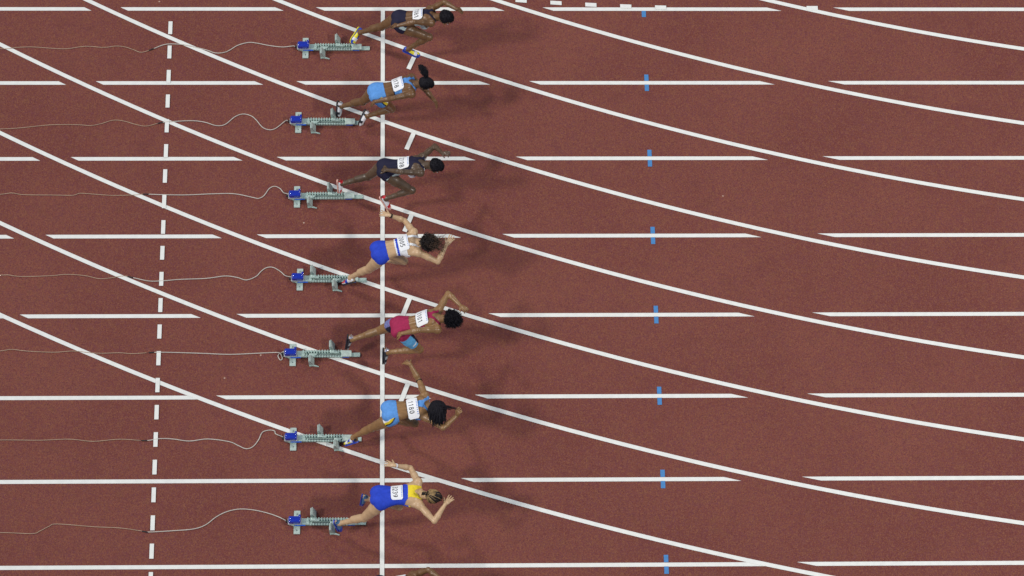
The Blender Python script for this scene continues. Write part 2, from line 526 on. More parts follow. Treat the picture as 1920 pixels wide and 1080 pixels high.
# ------------------------------------------------------------------ people
POSES = {1: {'hipL': (0.243, -0.629, 0.826), 'hipR': (0.263, -0.814, 0.835), 'kneL': (-0.017, -0.6, 0.5), 'kneR': (0.645, -0.868, 0.655), 'ankL': (-0.312, -0.526, 0.227), 'ankR': (0.362, -0.871, 0.355), 'toeL': (-0.436, -0.611, 0.114), 'toeR': (0.495, -0.911, 0.223), 'neck': (0.729, -0.729, 0.957), 'shL': (0.667, -0.571, 0.913), 'shR': (0.675, -0.873, 1.042), 'elL': (0.86, -0.587, 1.126), 'elR': (0.437, -0.949, 1.192), 'wrL': (1.028, -0.753, 1.206), 'wrR': (0.212, -0.95, 1.092), 'hdL': (1.132, -0.693, 1.1), 'hdR': (0.119, -0.862, 0.997), 'head': (0.872, -0.807, 1.074)}, 2: {'hipL': (-0.082, -1.833, 0.866), 'hipR': (-0.036, -2.013, 0.898), 'kneL': (-0.272, -1.808, 0.494), 'kneR': (0.124, -1.941, 0.517), 'ankL': (-0.561, -1.722, 0.218), 'ankR': (-0.202, -1.908, 0.27), 'toeL': (-0.623, -1.749, 0.041), 'toeR': (-0.322, -1.945, 0.127), 'neck': (0.439, -1.82, 0.967), 'shL': (0.403, -1.668, 0.898), 'shR': (0.402, -1.984, 0.994), 'elL': (0.606, -1.771, 0.72), 'elR': (0.153, -2.102, 1.083), 'wrL': (0.72, -1.979, 0.799), 'wrR': (-0.086, -2.131, 1.04), 'hdL': (0.773, -1.967, 0.649), 'hdR': (-0.166, -2.078, 0.914), 'head': (0.588, -1.878, 1.088)}, 3: {'hipL': (0.035, -3.023, 0.879), 'hipR': (0.066, -3.208, 0.893), 'kneL': (-0.195, -3.018, 0.528), 'kneR': (0.397, -3.296, 0.644), 'ankL': (-0.543, -3.006, 0.314), 'ankR': (0.056, -3.295, 0.411), 'toeL': (-0.604, -3.034, 0.136), 'toeR': (0.08, -3.354, 0.231), 'neck': (0.564, -3.097, 0.987), 'shL': (0.55, -2.938, 0.936), 'shR': (0.52, -3.25, 1.047), 'elL': (0.717, -2.72, 0.848), 'elR': (0.266, -3.308, 1.177), 'wrL': (0.814, -2.907, 0.983), 'wrR': (0.074, -3.212, 1.056), 'hdL': (0.922, -2.966, 1.085), 'hdR': (-0.026, -3.133, 0.963), 'head': (0.718, -3.168, 1.092)}, 4: {'hipL': (-0.031, -4.326, 0.922), 'hipR': (-0.011, -4.508, 0.97), 'kneL': (0.289, -4.39, 0.66), 'kneR': (-0.189, -4.48, 0.59), 'ankL': (-0.022, -4.252, 0.434), 'ankR': (-0.432, -4.431, 0.264), 'toeL': (-0.079, -4.168, 0.274), 'toeR': (-0.514, -4.45, 0.094), 'neck': (0.484, -4.318, 1.031), 'shL': (0.425, -4.16, 1.044), 'shR': (0.489, -4.483, 1.076), 'elL': (0.305, -3.922, 0.933), 'elR': (0.745, -4.579, 0.989), 'wrL': (0.107, -3.925, 1.085), 'wrR': (0.859, -4.381, 1.09), 'hdL': (-0.037, -3.864, 1.049), 'hdR': (0.955, -4.257, 1.141), 'head': (0.611, -4.384, 1.17)}, 5: {'hipL': (0.226, -5.435, 0.894), 'hipR': (0.275, -5.616, 0.911), 'kneL': (-0.038, -5.392, 0.57), 'kneR': (0.493, -5.662, 0.554), 'ankL': (-0.395, -5.418, 0.369), 'ankR': (0.087, -5.657, 0.461), 'toeL': (-0.491, -5.468, 0.212), 'toeR': (0.011, -5.736, 0.305), 'neck': (0.747, -5.454, 1.051), 'shL': (0.754, -5.299, 0.987), 'shR': (0.731, -5.621, 1.067), 'elL': (0.879, -5.043, 0.981), 'elR': (0.485, -5.699, 1.199), 'wrL': (1.042, -5.237, 0.994), 'wrR': (0.271, -5.685, 1.078), 'hdL': (1.127, -5.346, 1.077), 'hdR': (0.181, -5.652, 0.952), 'head': (0.907, -5.519, 1.152)}, 6: {'hipL': (0.11, -6.667, 0.891), 'hipR': (0.134, -6.852, 0.923), 'kneL': (0.426, -6.785, 0.644), 'kneR': (-0.133, -6.828, 0.598), 'ankL': (0.136, -6.642, 0.395), 'ankR': (-0.383, -6.817, 0.274), 'toeL': (0.088, -6.565, 0.229), 'toeR': (-0.47, -6.85, 0.108), 'neck': (0.616, -6.693, 0.954), 'shL': (0.566, -6.533, 0.944), 'shR': (0.6, -6.859, 0.964), 'elL': (0.487, -6.267, 0.866), 'elR': (0.797, -7.044, 1.053), 'wrL': (0.369, -6.106, 1.02), 'wrR': (0.981, -6.87, 1.062), 'hdL': (0.28, -6.014, 0.926), 'hdR': (1.007, -6.85, 1.215), 'head': (0.724, -6.767, 1.105)}, 7: {'hipL': (-0.023, -7.887, 0.898), 'hipR': (-0.014, -8.067, 0.954), 'kneL': (0.218, -7.933, 0.557), 'kneR': (-0.233, -8.11, 0.597), 'ankL': (-0.189, -7.833, 0.584), 'ankR': (-0.541, -8.07, 0.328), 'toeL': (-0.278, -7.83, 0.416), 'toeR': (-0.56, -8.08, 0.139), 'neck': (0.509, -7.956, 0.988), 'shL': (0.47, -7.794, 1.013), 'shR': (0.489, -8.122, 1.028), 'elL': (0.373, -7.545, 0.905), 'elR': (0.678, -8.341, 1.011), 'wrL': (0.173, -7.577, 1.053), 'wrR': (0.813, -8.154, 1.115), 'hdL': (0.036, -7.515, 1.003), 'hdR': (0.91, -8.031, 1.098), 'head': (0.654, -8.034, 1.101)}}
VOX = 0.0062


def nrm(v):
    return v / max(np.linalg.norm(v), 1e-9)


class Field:
    """distance field of one body: smooth union of tapered limbs, muscles and an elliptic trunk"""

    def __init__(s, lo, hi):
        s.o = lo.astype(np.float32)
        s.n = np.ceil((hi - lo) / VOX).astype(int) + 1
        s.D = np.full(s.n, 0.3, np.float32)
        s.B = np.full(s.n, 0.3, np.float32)
        s.G = np.zeros(s.n, np.int8)

    def sub(s, lo, hi):
        a = np.clip(np.floor((lo - s.o) / VOX).astype(int), 0, s.n - 1)
        b = np.clip(np.ceil((hi - s.o) / VOX).astype(int) + 1, 1, s.n)
        sl = tuple(slice(int(x), int(y)) for x, y in zip(a, b))
        ax = [s.o[i] + VOX * np.arange(a[i], b[i], dtype=np.float32) for i in range(3)]
        return sl, ax[0][:, None, None], ax[1][None, :, None], ax[2][None, None, :]

    def put(s, sl, d, k, lab):
        D = s.D[sl]
        h = np.clip(0.5 + 0.5 * (D - d) / k, 0, 1)
        s.D[sl] = D * (1 - h) + d * h - k * h * (1 - h)
        m = d < s.B[sl]
        s.B[sl] = np.where(m, d, s.B[sl])
        s.G[sl] = np.where(m, lab, s.G[sl])

    def cone(s, a, b, ra, rb, lab, k=0.014):
        a, b = np.asarray(a, float), np.asarray(b, float)
        R = max(ra, rb) + 0.035
        sl, X, Y, Z = s.sub(np.minimum(a, b) - R, np.maximum(a, b) + R)
        ab = b - a
        L2 = max(ab @ ab, 1e-9)
        px, py, pz = X - a[0], Y - a[1], Z - a[2]
        t = np.clip((px * ab[0] + py * ab[1] + pz * ab[2]) / L2, 0, 1)
        d = np.sqrt((px - t * ab[0]) ** 2 + (py - t * ab[1]) ** 2 + (pz - t * ab[2]) ** 2) - (ra + (rb - ra) * t)
        s.put(sl, d.astype(np.float32), k, lab)

    def ell(s, c, axes, rad, lab, k=0.018):
        c = np.asarray(c, float)
        R = max(rad) + 0.035
        sl, X, Y, Z = s.sub(c - R, c + R)
        q = 0
        g = 0
        for ax, r in zip(axes, rad):
            u = (X - c[0]) * ax[0] + (Y - c[1]) * ax[1] + (Z - c[2]) * ax[2]
            q = q + (u / r) ** 2
            g = g + (u / r / r) ** 2
        k0, k1 = np.sqrt(q), np.sqrt(g)
        d = k0 * (k0 - 1) / np.maximum(k1, 1e-6)
        s.put(sl, d.astype(np.float32), k, lab)

    def trunk(s, fr, lab):
        h, S, L = fr['h'], fr['s'], fr['L']
        sl, X, Y, Z = s.sub(np.minimum(h, h + S * L) - 0.26, np.maximum(h, h + S * L) + 0.26)
        t, a, b = trunk_coords(fr, X, Y, Z)
        tc = np.clip(t, TS[0], TS[-1])
        hw, hd = np.interp(tc, TS, HW) * fr['wide'], np.interp(tc, TS, HD) * fr['deep']
        e = np.sqrt((a / hw) ** 2 + (b / hd) ** 2)
        g = np.sqrt((a / hw / hw) ** 2 + (b / hd / hd) ** 2)
        d = e * (e - 1) / np.maximum(g, 1e-3)
        d = np.where(e < 0.25, -0.6 * np.minimum(hw, hd), d)
        dz = np.abs(t - tc) * L
        d = np.where(dz > 0, np.sqrt(np.maximum(d, 0) ** 2 + dz ** 2), d)
        s.put(sl, d.astype(np.float32), 0.02, lab)

    def surface(s):
        D = s.D
        S = D < 0
        c = [S[i:S.shape[0] - 1 + i, j:S.shape[1] - 1 + j, k:S.shape[2] - 1 + k] for i in (0, 1) for j in (0, 1) for k in (0, 1)]
        cnt = sum(x.astype(np.int8) for x in c)
        act = np.argwhere((cnt > 0) & (cnt < 8))
        idx = np.full(cnt.shape, -1, np.int32)
        idx[tuple(act.T)] = np.arange(len(act))
        corner = [(i, j, k) for i in (0, 1) for j in (0, 1) for k in (0, 1)]
        vals = {q: D[act[:, 0] + q[0], act[:, 1] + q[1], act[:, 2] + q[2]] for q in corner}
        acc = np.zeros((len(act), 3))
        num = np.zeros(len(act))
        for q in corner:
            for ax in range(3):
                if q[ax] == 0:
                    r = tuple(1 if i == ax else q[i] for i in range(3))
                    va, vb = vals[q], vals[r]
                    m = (va < 0) != (vb < 0)
                    t = np.where(m, va / np.where(m, va - vb, 1), 0)
                    p = np.tile(np.array(q, float), (len(act), 1))
                    p[:, ax] += t
                    acc[m] += p[m]
                    num[m] += 1
        V = s.o + VOX * (act + acc / num[:, None])
        lab = s.G[act[:, 0], act[:, 1], act[:, 2]]
        F = []
        for ax in range(3):
            o1, o2 = [(1, 2), (2, 0), (0, 1)][ax]
            n = np.array(S.shape)
            lo = [0, 0, 0]
            A = np.take(S, range(0, n[ax] - 1), axis=ax)
            B_ = np.take(S, range(1, n[ax]), axis=ax)
            e = np.argwhere(A != B_)
            e = e[(e[:, o1] > 0) & (e[:, o2] > 0) & (e[:, o1] < n[o1] - 1) & (e[:, o2] < n[o2] - 1)]
            ins = A[tuple(e.T)]

            def cell(d1, d2):
                q = e.copy()
                q[:, o1] -= d1
                q[:, o2] -= d2
                return idx[tuple(q.T)]
            f = np.stack([cell(1, 1), cell(0, 1), cell(0, 0), cell(1, 0)], 1)
            f[~ins] = f[~ins][:, ::-1]
            F.append(f)
        F = np.concatenate(F)
        F = F[(F >= 0).all(1)]
        return V, F, lab


TS = np.array([-.16, -.08, 0, .12, .28, .42, .56, .70, .82, .92, .98, 1.03])
HW = np.array([.085, .135, .158, .156, .128, .117, .126, .142, .148, .132, .085, .050])
HD = np.array([.060, .088, .104, .102, .088, .082, .090, .102, .100, .080, .060, .045])


def trunk_coords(fr, X, Y, Z):
    h, S, L = fr['h'], fr['s'], fr['L']
    px, py, pz = X - h[0], Y - h[1], Z - h[2]
    t = (px * S[0] + py * S[1] + pz * S[2]) / L
    w = np.clip(t, 0, 1)
    off = fr['arch'] * 4 * w * (1 - w)          # the back rounds outwards
    l0, l1 = fr['l0'], fr['l1']
    lx, ly, lz = (l0[i] * (1 - w) + l1[i] * w for i in range(3))
    ln = np.sqrt(lx * lx + ly * ly + lz * lz)
    lx, ly, lz = lx / ln, ly / ln, lz / ln
    fx, fy, fz = ly * S[2] - lz * S[1], lz * S[0] - lx * S[2], lx * S[1] - ly * S[0]
    a = px * lx + py * ly + pz * lz
    b = px * fx + py * fy + pz * fz + off
    return t, a, b


def trunk_point(fr, t, a, b):
    S = fr['s']
    w = min(max(t, 0), 1)
    l = nrm(fr['l0'] * (1 - w) + fr['l1'] * w)
    l = nrm(l - S * (l @ S))
    f = np.cross(l, S)
    return fr['h'] + S * t * fr['L'] + l * a + f * (b - fr['arch'] * 4 * w * (1 - w)), l, f


def quad_normals(V, F):
    n = np.cross(V[F[:, 2]] - V[F[:, 0]], V[F[:, 3]] - V[F[:, 1]])
    N = np.zeros_like(V)
    for c in range(4):
        np.add.at(N, F[:, c], n)
    return N / np.maximum(np.linalg.norm(N, axis=1), 1e-12)[:, None]


def smooth_verts(V, F, it=1, lam=0.5):
    e = np.concatenate([F[:, [0, 1]], F[:, [1, 2]], F[:, [2, 3]], F[:, [3, 0]]])
    for _ in range(it):
        A = np.zeros_like(V)
        c = np.zeros(len(V))
        np.add.at(A, e[:, 0], V[e[:, 1]])
        np.add.at(c, e[:, 0], 1)
        V = V + lam * (A / np.maximum(c, 1)[:, None] - V)
    return V


LAB = dict(trunk=0, thighL=1, thighR=2, shank=3, foot=4, arm=5, hand=6, neck=7, head=8)


def rot_about(v, ax, ang):
    return v * math.cos(ang) + np.cross(ax, v) * math.sin(ang) + ax * (ax @ v) * (1 - math.cos(ang))


def hand(f, wr, hd, side, palm, spread, curl):
    d = nrm(hd - wr)
    n = nrm(palm - d * (palm @ d))
    th = np.cross(n, d) if side == 'L' else np.cross(d, n)     # towards the thumb
    lab = LAB['hand']
    f.cone(wr, wr + d * .05, .022, .025, lab, .01)
    f.ell(wr + d * .055, (d, th, n), (.048, .036, .016), lab, .01)
    for i, (off, ln) in enumerate(((.030, .068), (.010, .076), (-.010, .070), (-.028, .056))):
        b = wr + d * .085 + th * off
        fd = nrm(d + th * off * spread * 22)
        f.cone(wr + d * .03 + th * off * .6, b, .013, .0102, lab, .005)
        p = b
        for sgm, fr_, r0, r1 in ((0, .45, .0094, .0088), (1, .32, .0088, .0084), (2, .26, .0084, .0076)):
            fd = nrm(rot_about(fd, nrm(np.cross(fd, n)), curl * (0.6 + .5 * sgm)))
            q = p + fd * ln * fr_
            f.cone(p, q, r0, r1, lab, .003)
            p = q
    p = wr + d * .028 + th * .026
    td = nrm(d * .75 + th * (.55 + spread * .6) + n * .25)
    q = p + td * .042
    f.cone(wr + d * .015 + th * .008, p, .016, .0135, lab, .006)
    f.cone(p, q, .0135, .0105, lab, .004)
    f.cone(q, q + nrm(td + d * .4) * .032, .0105, .0085, lab, .003)


def foot_frame(kn, an, to):
    v = to - an
    k = nrm(an - kn)
    lat = np.cross(k, v)
    lat = nrm(lat) if np.linalg.norm(lat) > .02 else np.array([0, 1., 0])
    f1 = nrm(rot_about(v, lat, math.radians(23)))
    f2 = nrm(rot_about(v, lat, math.radians(-23)))
    best = None
    for fw in (f1, f2):
        up = np.cross(fw, lat)
        for u in (up, -up):
            # sole must lie beyond ankle and toe: the ankle is up from the toe line
            if u @ (kn - an) > 0 and u @ (an - to) > 0:
                sc = u @ (an - to)
                if best is None or abs(sc - .078) < abs(best[0] - .078): best = (sc, fw, u)
    if best is None: best = (0, nrm(v), nrm(kn - an))
    _, fw, up = best
    up = nrm(up - fw * (up @ fw))
    return fw, up, np.cross(up, fw)


def shoe_mesh(an, fw, up, lat, mats, colour):
    st = [(-.058, .018, .020, .048), (-.046, .029, .006, .074), (-.020, .033, .0, .086), (.015, .034, .0, .080), (.055, .036, .0, .066), (.100, .042, .0, .054), (.145, .044, .002, .046),
          (.180, .036, .006, .038), (.198, .020, .012, .028)]
    n = 16
    vs, fs, mi = [], [], []
    sole = an - up * .078
    for j, (x, w, z0, z1) in enumerate(st):
        for k in range(n):
            a = 2 * PI * k / n
            ca, sa = math.cos(a), math.sin(a)
            y = w * math.copysign(abs(ca) ** .8, ca)
            z = (z0 + z1) / 2 + (z1 - z0) / 2 * math.copysign(abs(sa) ** .75, sa)
            if sa > 0: y *= 1 - .25 * sa
            vs.append(sole + fw * x + lat * y + up * (z + .010))
    for j in range(len(st) - 1):
        for k in range(n):
            fs.append((j * n + k, j * n + (k + 1) % n, (j + 1) * n + (k + 1) % n, (j + 1) * n + k))
            mi.append(colour(j, (k + .5) / n))
    fs.append(tuple(range(n)))
    mi.append(colour(0, .5))
    fs.append(tuple(reversed(range((len(st) - 1) * n, len(st) * n))))
    mi.append(colour(len(st) - 2, .1))
    # collar round the ankle
    return vs, fs, mi


def sole_mesh(an, fw, up, lat):
    sole = an - up * .078
    prof = [(-.060, .008), (-.052, .024), (-.02, .030), (.03, .030), (.08, .037), (.13, .042), (.165, .038), (.193, .022), (.203, .005)]
    b = MB()
    for z0, z1 in ((-.004, .013),):
        pts = [(x, w) for x, w in prof] + [(x, -w) for x, w in reversed(prof)]
        lo = [b.bm.verts.new(Vector(sole + fw * x + lat * y + up * z0)) for x, y in pts]
        hi = [b.bm.verts.new(Vector(sole + fw * x + lat * y + up * z1)) for x, y in pts]
        b.bm.faces.new(lo)
        b.bm.faces.new(list(reversed(hi)))
        m = len(pts)
        for i in range(m):
            b.bm.faces.new((lo[i], hi[i], hi[(i + 1) % m], lo[(i + 1) % m]))
    return b


# digits as strokes on a 0.6 x 1 cell
def arc(cx, cy, rx, ry, a0, a1, n=10):
    return [(cx + rx * math.cos(math.radians(a0 + (a1 - a0) * i / n)), cy + ry * math.sin(math.radians(a0 + (a1 - a0) * i / n))) for i in range(n + 1)]


DIG = {'0': [arc(.3, .5, .22, .42, 0, 360, 16)], '1': [[(.14, .74), (.32, .92), (.32, .08)]],
       '2': [arc(.3, .68, .22, .24, 160, -40) + [(.08, .08), (.54, .08)]],
       '3': [arc(.28, .70, .22, .22, 140, -85) + arc(.28, .28, .24, .22, 80, -150)],
       '5': [[(.50, .92), (.14, .92), (.12, .55)] + arc(.28, .34, .24, .27, 115, -145)],
       '7': [[(.08, .92), (.54, .92), (.24, .08)]],
       '8': [arc(.3, .70, .18, .21, 0, 360, 14), arc(.3, .29, .23, .23, 0, 360, 14)],
       '9': [arc(.3, .66, .22, .25, 0, 360, 14), arc(.10, .66, .42, .60, 0, -62)]}


def text_mask(text, U, Vv, w, h, x0, y0):
    """True where a stroke of the text covers the point (U,V)"""
    m = np.zeros(U.shape, bool)
    for i, ch in enumerate(text):
        if ch not in DIG: continue
        for line in DIG[ch]:
            for (ax, ay), (bx, by) in zip(line, line[1:]):
                A = np.array((x0 + (i * .78 + ax) * w, y0 + ay * h))
                B_ = np.array((x0 + (i * .78 + bx) * w, y0 + by * h))
                ab = B_ - A
                t = np.clip(((U - A[0]) * ab[0] + (Vv - A[1]) * ab[1]) / max(ab @ ab, 1e-9), 0, 1)
                m |= (U - A[0] - t * ab[0]) ** 2 + (Vv - A[1] - t * ab[1]) ** 2 < (.0046) ** 2
    return m


def strand_mesh(strands, n=4):
    vs, fs = [], []
    for pts, r in strands:
        base = len(vs)
        m = len(pts)
        for i, p in enumerate(pts):
            d = nrm(pts[min(i + 1, m - 1)] - pts[max(i - 1, 0)])
            u = np.cross(d, (0.3, 0.2, 0.9))
            u = nrm(u)
            w = np.cross(d, u)
            rr = r * (1.0 if i < m * .6 else (1 - (i - m * .6) / (m * .4) * .75))
            for k in range(n):
                a = 2 * PI * k / n
                vs.append(p + (u * math.cos(a) + w * math.sin(a)) * rr)
        for i in range(m - 1):
            for k in range(n):
                fs.append((base + i * n + k, base + i * n + (k + 1) % n, base + (i + 1) * n + (k + 1) % n, base + (i + 1) * n + k))
    return vs, fs


def hair_cap(hc, hu, hf, hl, grow, low, rough, seed):
    """a shell of hair over the skull, open at the face"""
    rs = np.random.default_rng(seed)
    nu, nv = 40, 22
    ph = rs.uniform(0, 6.28, (6, 3))
    vs, fs = [], []
    for j in range(nv + 1):
        th = PI * j / nv * .80
        for i in range(nu):
            p = 2 * PI * i / nu
            d = np.array([math.sin(th) * math.cos(p), math.sin(th) * math.sin(p), math.cos(th)])   # lateral, front, up
            front = d[1]
            g = grow
            if front > .35 and d[2] < .62: g = -0.012            # keep the face clear
            elif d[2] < low: g = -0.012
            nz = sum(math.sin(9 * (d[0] * math.cos(q[0]) + d[1] * math.sin(q[0])) + 8 * d[2] + q[1]) for q in ph) / 6
            r = 1 + 0
            P = hc + hl * d[0] * (.076 + g) + hf * (d[1] * (.095 + g) - .008) + hu * (.015 + d[2] * (.108 + g))
            P = P + nrm(P - hc) * (nz * rough + rs.normal() * rough * .55)
            vs.append(P)
    for j in range(nv):
        for i in range(nu):
            fs.append((j * nu + i, j * nu + (i + 1) % nu, (j + 1) * nu + (i + 1) % nu, (j + 1) * nu + i)[::-1])
    return vs, fs


CLOTH = dict(rough=0.75, spec=0.3, var=0.10, var_scale=26, bump=0.5, bump_scale=32)


def cloth(name, col, **k):
    q = dict(CLOTH)
    q.update(k)
    return mat(name, col, **q)


M['skin_dark'] = mat("dark_brown_skin", (0.165, 0.085, 0.036), 0.34, 0.5, var=0.16, var_scale=14, bump=.08, bump_scale=120)
M['skin_deep'] = mat("deep_brown_skin", (0.100, 0.064, 0.038), 0.34, 0.5, var=0.16, var_scale=14, bump=.08, bump_scale=120)
M['skin_brown'] = mat("warm_brown_skin", (0.270, 0.150, 0.062), 0.34, 0.5, var=0.14, var_scale=14, bump=.08, bump_scale=120)
M['skin_light'] = mat("light_tanned_skin", (0.55, 0.365, 0.205), 0.38, 0.5, var=0.08, var_scale=14, bump=.08, bump_scale=120)
M['hair_black'] = mat("black_hair", (0.009, 0.008, 0.012), 0.7, 0.2, var=0.3, var_scale=60)
M['hair_brown'] = mat("dark_brown_hair", (0.016, 0.010, 0.009), 0.6, 0.4, var=0.5, var_scale=50)
M['hair_auburn'] = mat("light_brown_hair", (0.070, 0.038, 0.022), 0.5, 0.4, var=0.4, var_scale=50)
M['hair_blond'] = mat("blond_streaks", (0.34, 0.22, 0.09), 0.5, 0.4, var=0.3, var_scale=50)
M['eye_white'] = mat("eye_white", (0.7, 0.68, 0.64), 0.2, 0.5)
M['navy'] = cloth("navy_lycra", (0.012, 0.011, 0.034))
M['sky'] = cloth("sky_blue_lycra", (0.105, 0.300, 0.680))
M['royal'] = cloth("royal_blue_lycra", (0.020, 0.058, 0.520))
M['white'] = cloth("white_lycra", (0.84, 0.85, 0.86))
M['pale'] = cloth("pale_grey_lycra", (0.50, 0.60, 0.58))
M['yellow'] = cloth("yellow_lycra", (0.80, 0.62, 0.03))
M['crimson'] = cloth("crimson_lycra", (0.330, 0.018, 0.075))
M['cyan'] = cloth("light_blue_lycra", (0.125, 0.42, 0.72))
M['violet'] = cloth("purple_blue_print_lycra", (0.16, 0.10, 0.28), col2=(0.20, 0.28, 0.55), var_scale=45)
M['black'] = cloth("black_lycra", (0.012, 0.012, 0.015))
M['paper'] = mat("white_bib_fabric", (0.84, 0.85, 0.86), 0.7, 0.3, bump=.2, bump_scale=30)
M['ink'] = mat("black_bib_print", (0.025, 0.025, 0.03), 0.7, 0.3)
M['ink_blue'] = mat("blue_bib_print", (0.10, 0.22, 0.60), 0.7, 0.3)
M['sh_blue'] = mat("blue_shoe_upper", (0.02, 0.06, 0.42), 0.4, 0.5, var=.15, var_scale=60)
M['sh_yellow'] = mat("yellow_shoe_panel", (0.82, 0.72, 0.03), 0.4, 0.5)
M['sh_white'] = mat("white_shoe_upper", (0.78, 0.78, 0.80), 0.4, 0.5, var=.06, var_scale=60)
M['sh_red'] = mat("red_shoe_stripe", (0.55, 0.02, 0.03), 0.4, 0.5)
M['sh_black'] = mat("black_shoe_sole", (0.02, 0.02, 0.028), 0.5, 0.5)
M['sh_silver'] = mat("silver_shoe_heel", (0.75, 0.72, 0.78), 0.22, 0.6, metal=.7)
M['sh_teal'] = mat("slate_blue_shoe_upper", (0.04, 0.13, 0.36), 0.4, 0.5, col2=(.10, .22, .30), var_scale=60)
M['sh_sole_pink'] = mat("pale_red_shoe_sole", (0.72, 0.40, 0.33), 0.5, 0.5)
M['nail'] = mat("pale_fingertip", (0.5, 0.3, 0.22), 0.4, 0.5)


# garments: masks over trunk coordinates t (0 hips, 1 neck base), a (left +), b (front +) and thigh length u
def racer(t, a, b, lab, t0, t1=.66, neck=.050, sp=.50, w=.030):
    A = np.abs(a)
    back = b < 0
    full = (t > t0) & (t < t1)
    tap = (t >= t1) & (t < t1 + .10) & (A < np.interp(t, [t1, t1 + .10], [.13, neck]))
    mid = (t >= t1 + .10) & (t < .90) & (A < neck + (t - t1 - .1) * .10)
    st = (t >= .86) & (np.abs(A - (.022 + sp * np.maximum(t - .86, 0))) < w)
    fr_full = (t > t0) & (t < .74)
    fr_st = (t >= .74) & (np.abs(A - .068) < .030)
    m = np.where(back, full | tap | mid | st, fr_full | fr_st)
    return m & (lab == 0) & (t < 1.04)


def straps(t, a, b, lab, t0, t1=.74):
    A = np.abs(a)
    full = (t > t0) & (t < t1 - .04)
    tap = (t >= t1 - .04) & (t < t1 + .04) & (A < .125 - (t - t1 + .04) * .3)
    st = (t >= t1) & (np.abs(A - np.interp(t, [t1, 1.0], [.055, .080])) < .023)
    return np.where(b < 0, full | tap | st, ((t > t0) & (t < .74)) | ((t >= .74) & (np.abs(A - .07) < .028))) & (lab == 0)


def tank(t, a, b, lab, t0):
    A = np.abs(a)
    full = (t > t0) & (t < .60)
    tap = (t >= .60) & (t < .74) & (A < np.interp(t, [.60, .74], [.15, .086]))
    up = (t >= .74) & (t < 1.02) & (A < .088 + (t - .74) * .05) & ~((t > .86) & (A < (t - .86) * .45))
    return np.where(b < 0, full | tap | up, ((t > t0) & (t < .74)) | ((t >= .74) & (np.abs(A - .07) < .028))) & (lab == 0)


def briefs(t, a, b, lab, u, t1, leg, cut=.0):
    A = np.abs(a)
    hip = (lab == 0) & (t < t1) & (t > -.30 + cut * A * 10)
    th = ((lab == 1) | (lab == 2)) & (u < leg - cut * 1.2)
    return hip | th


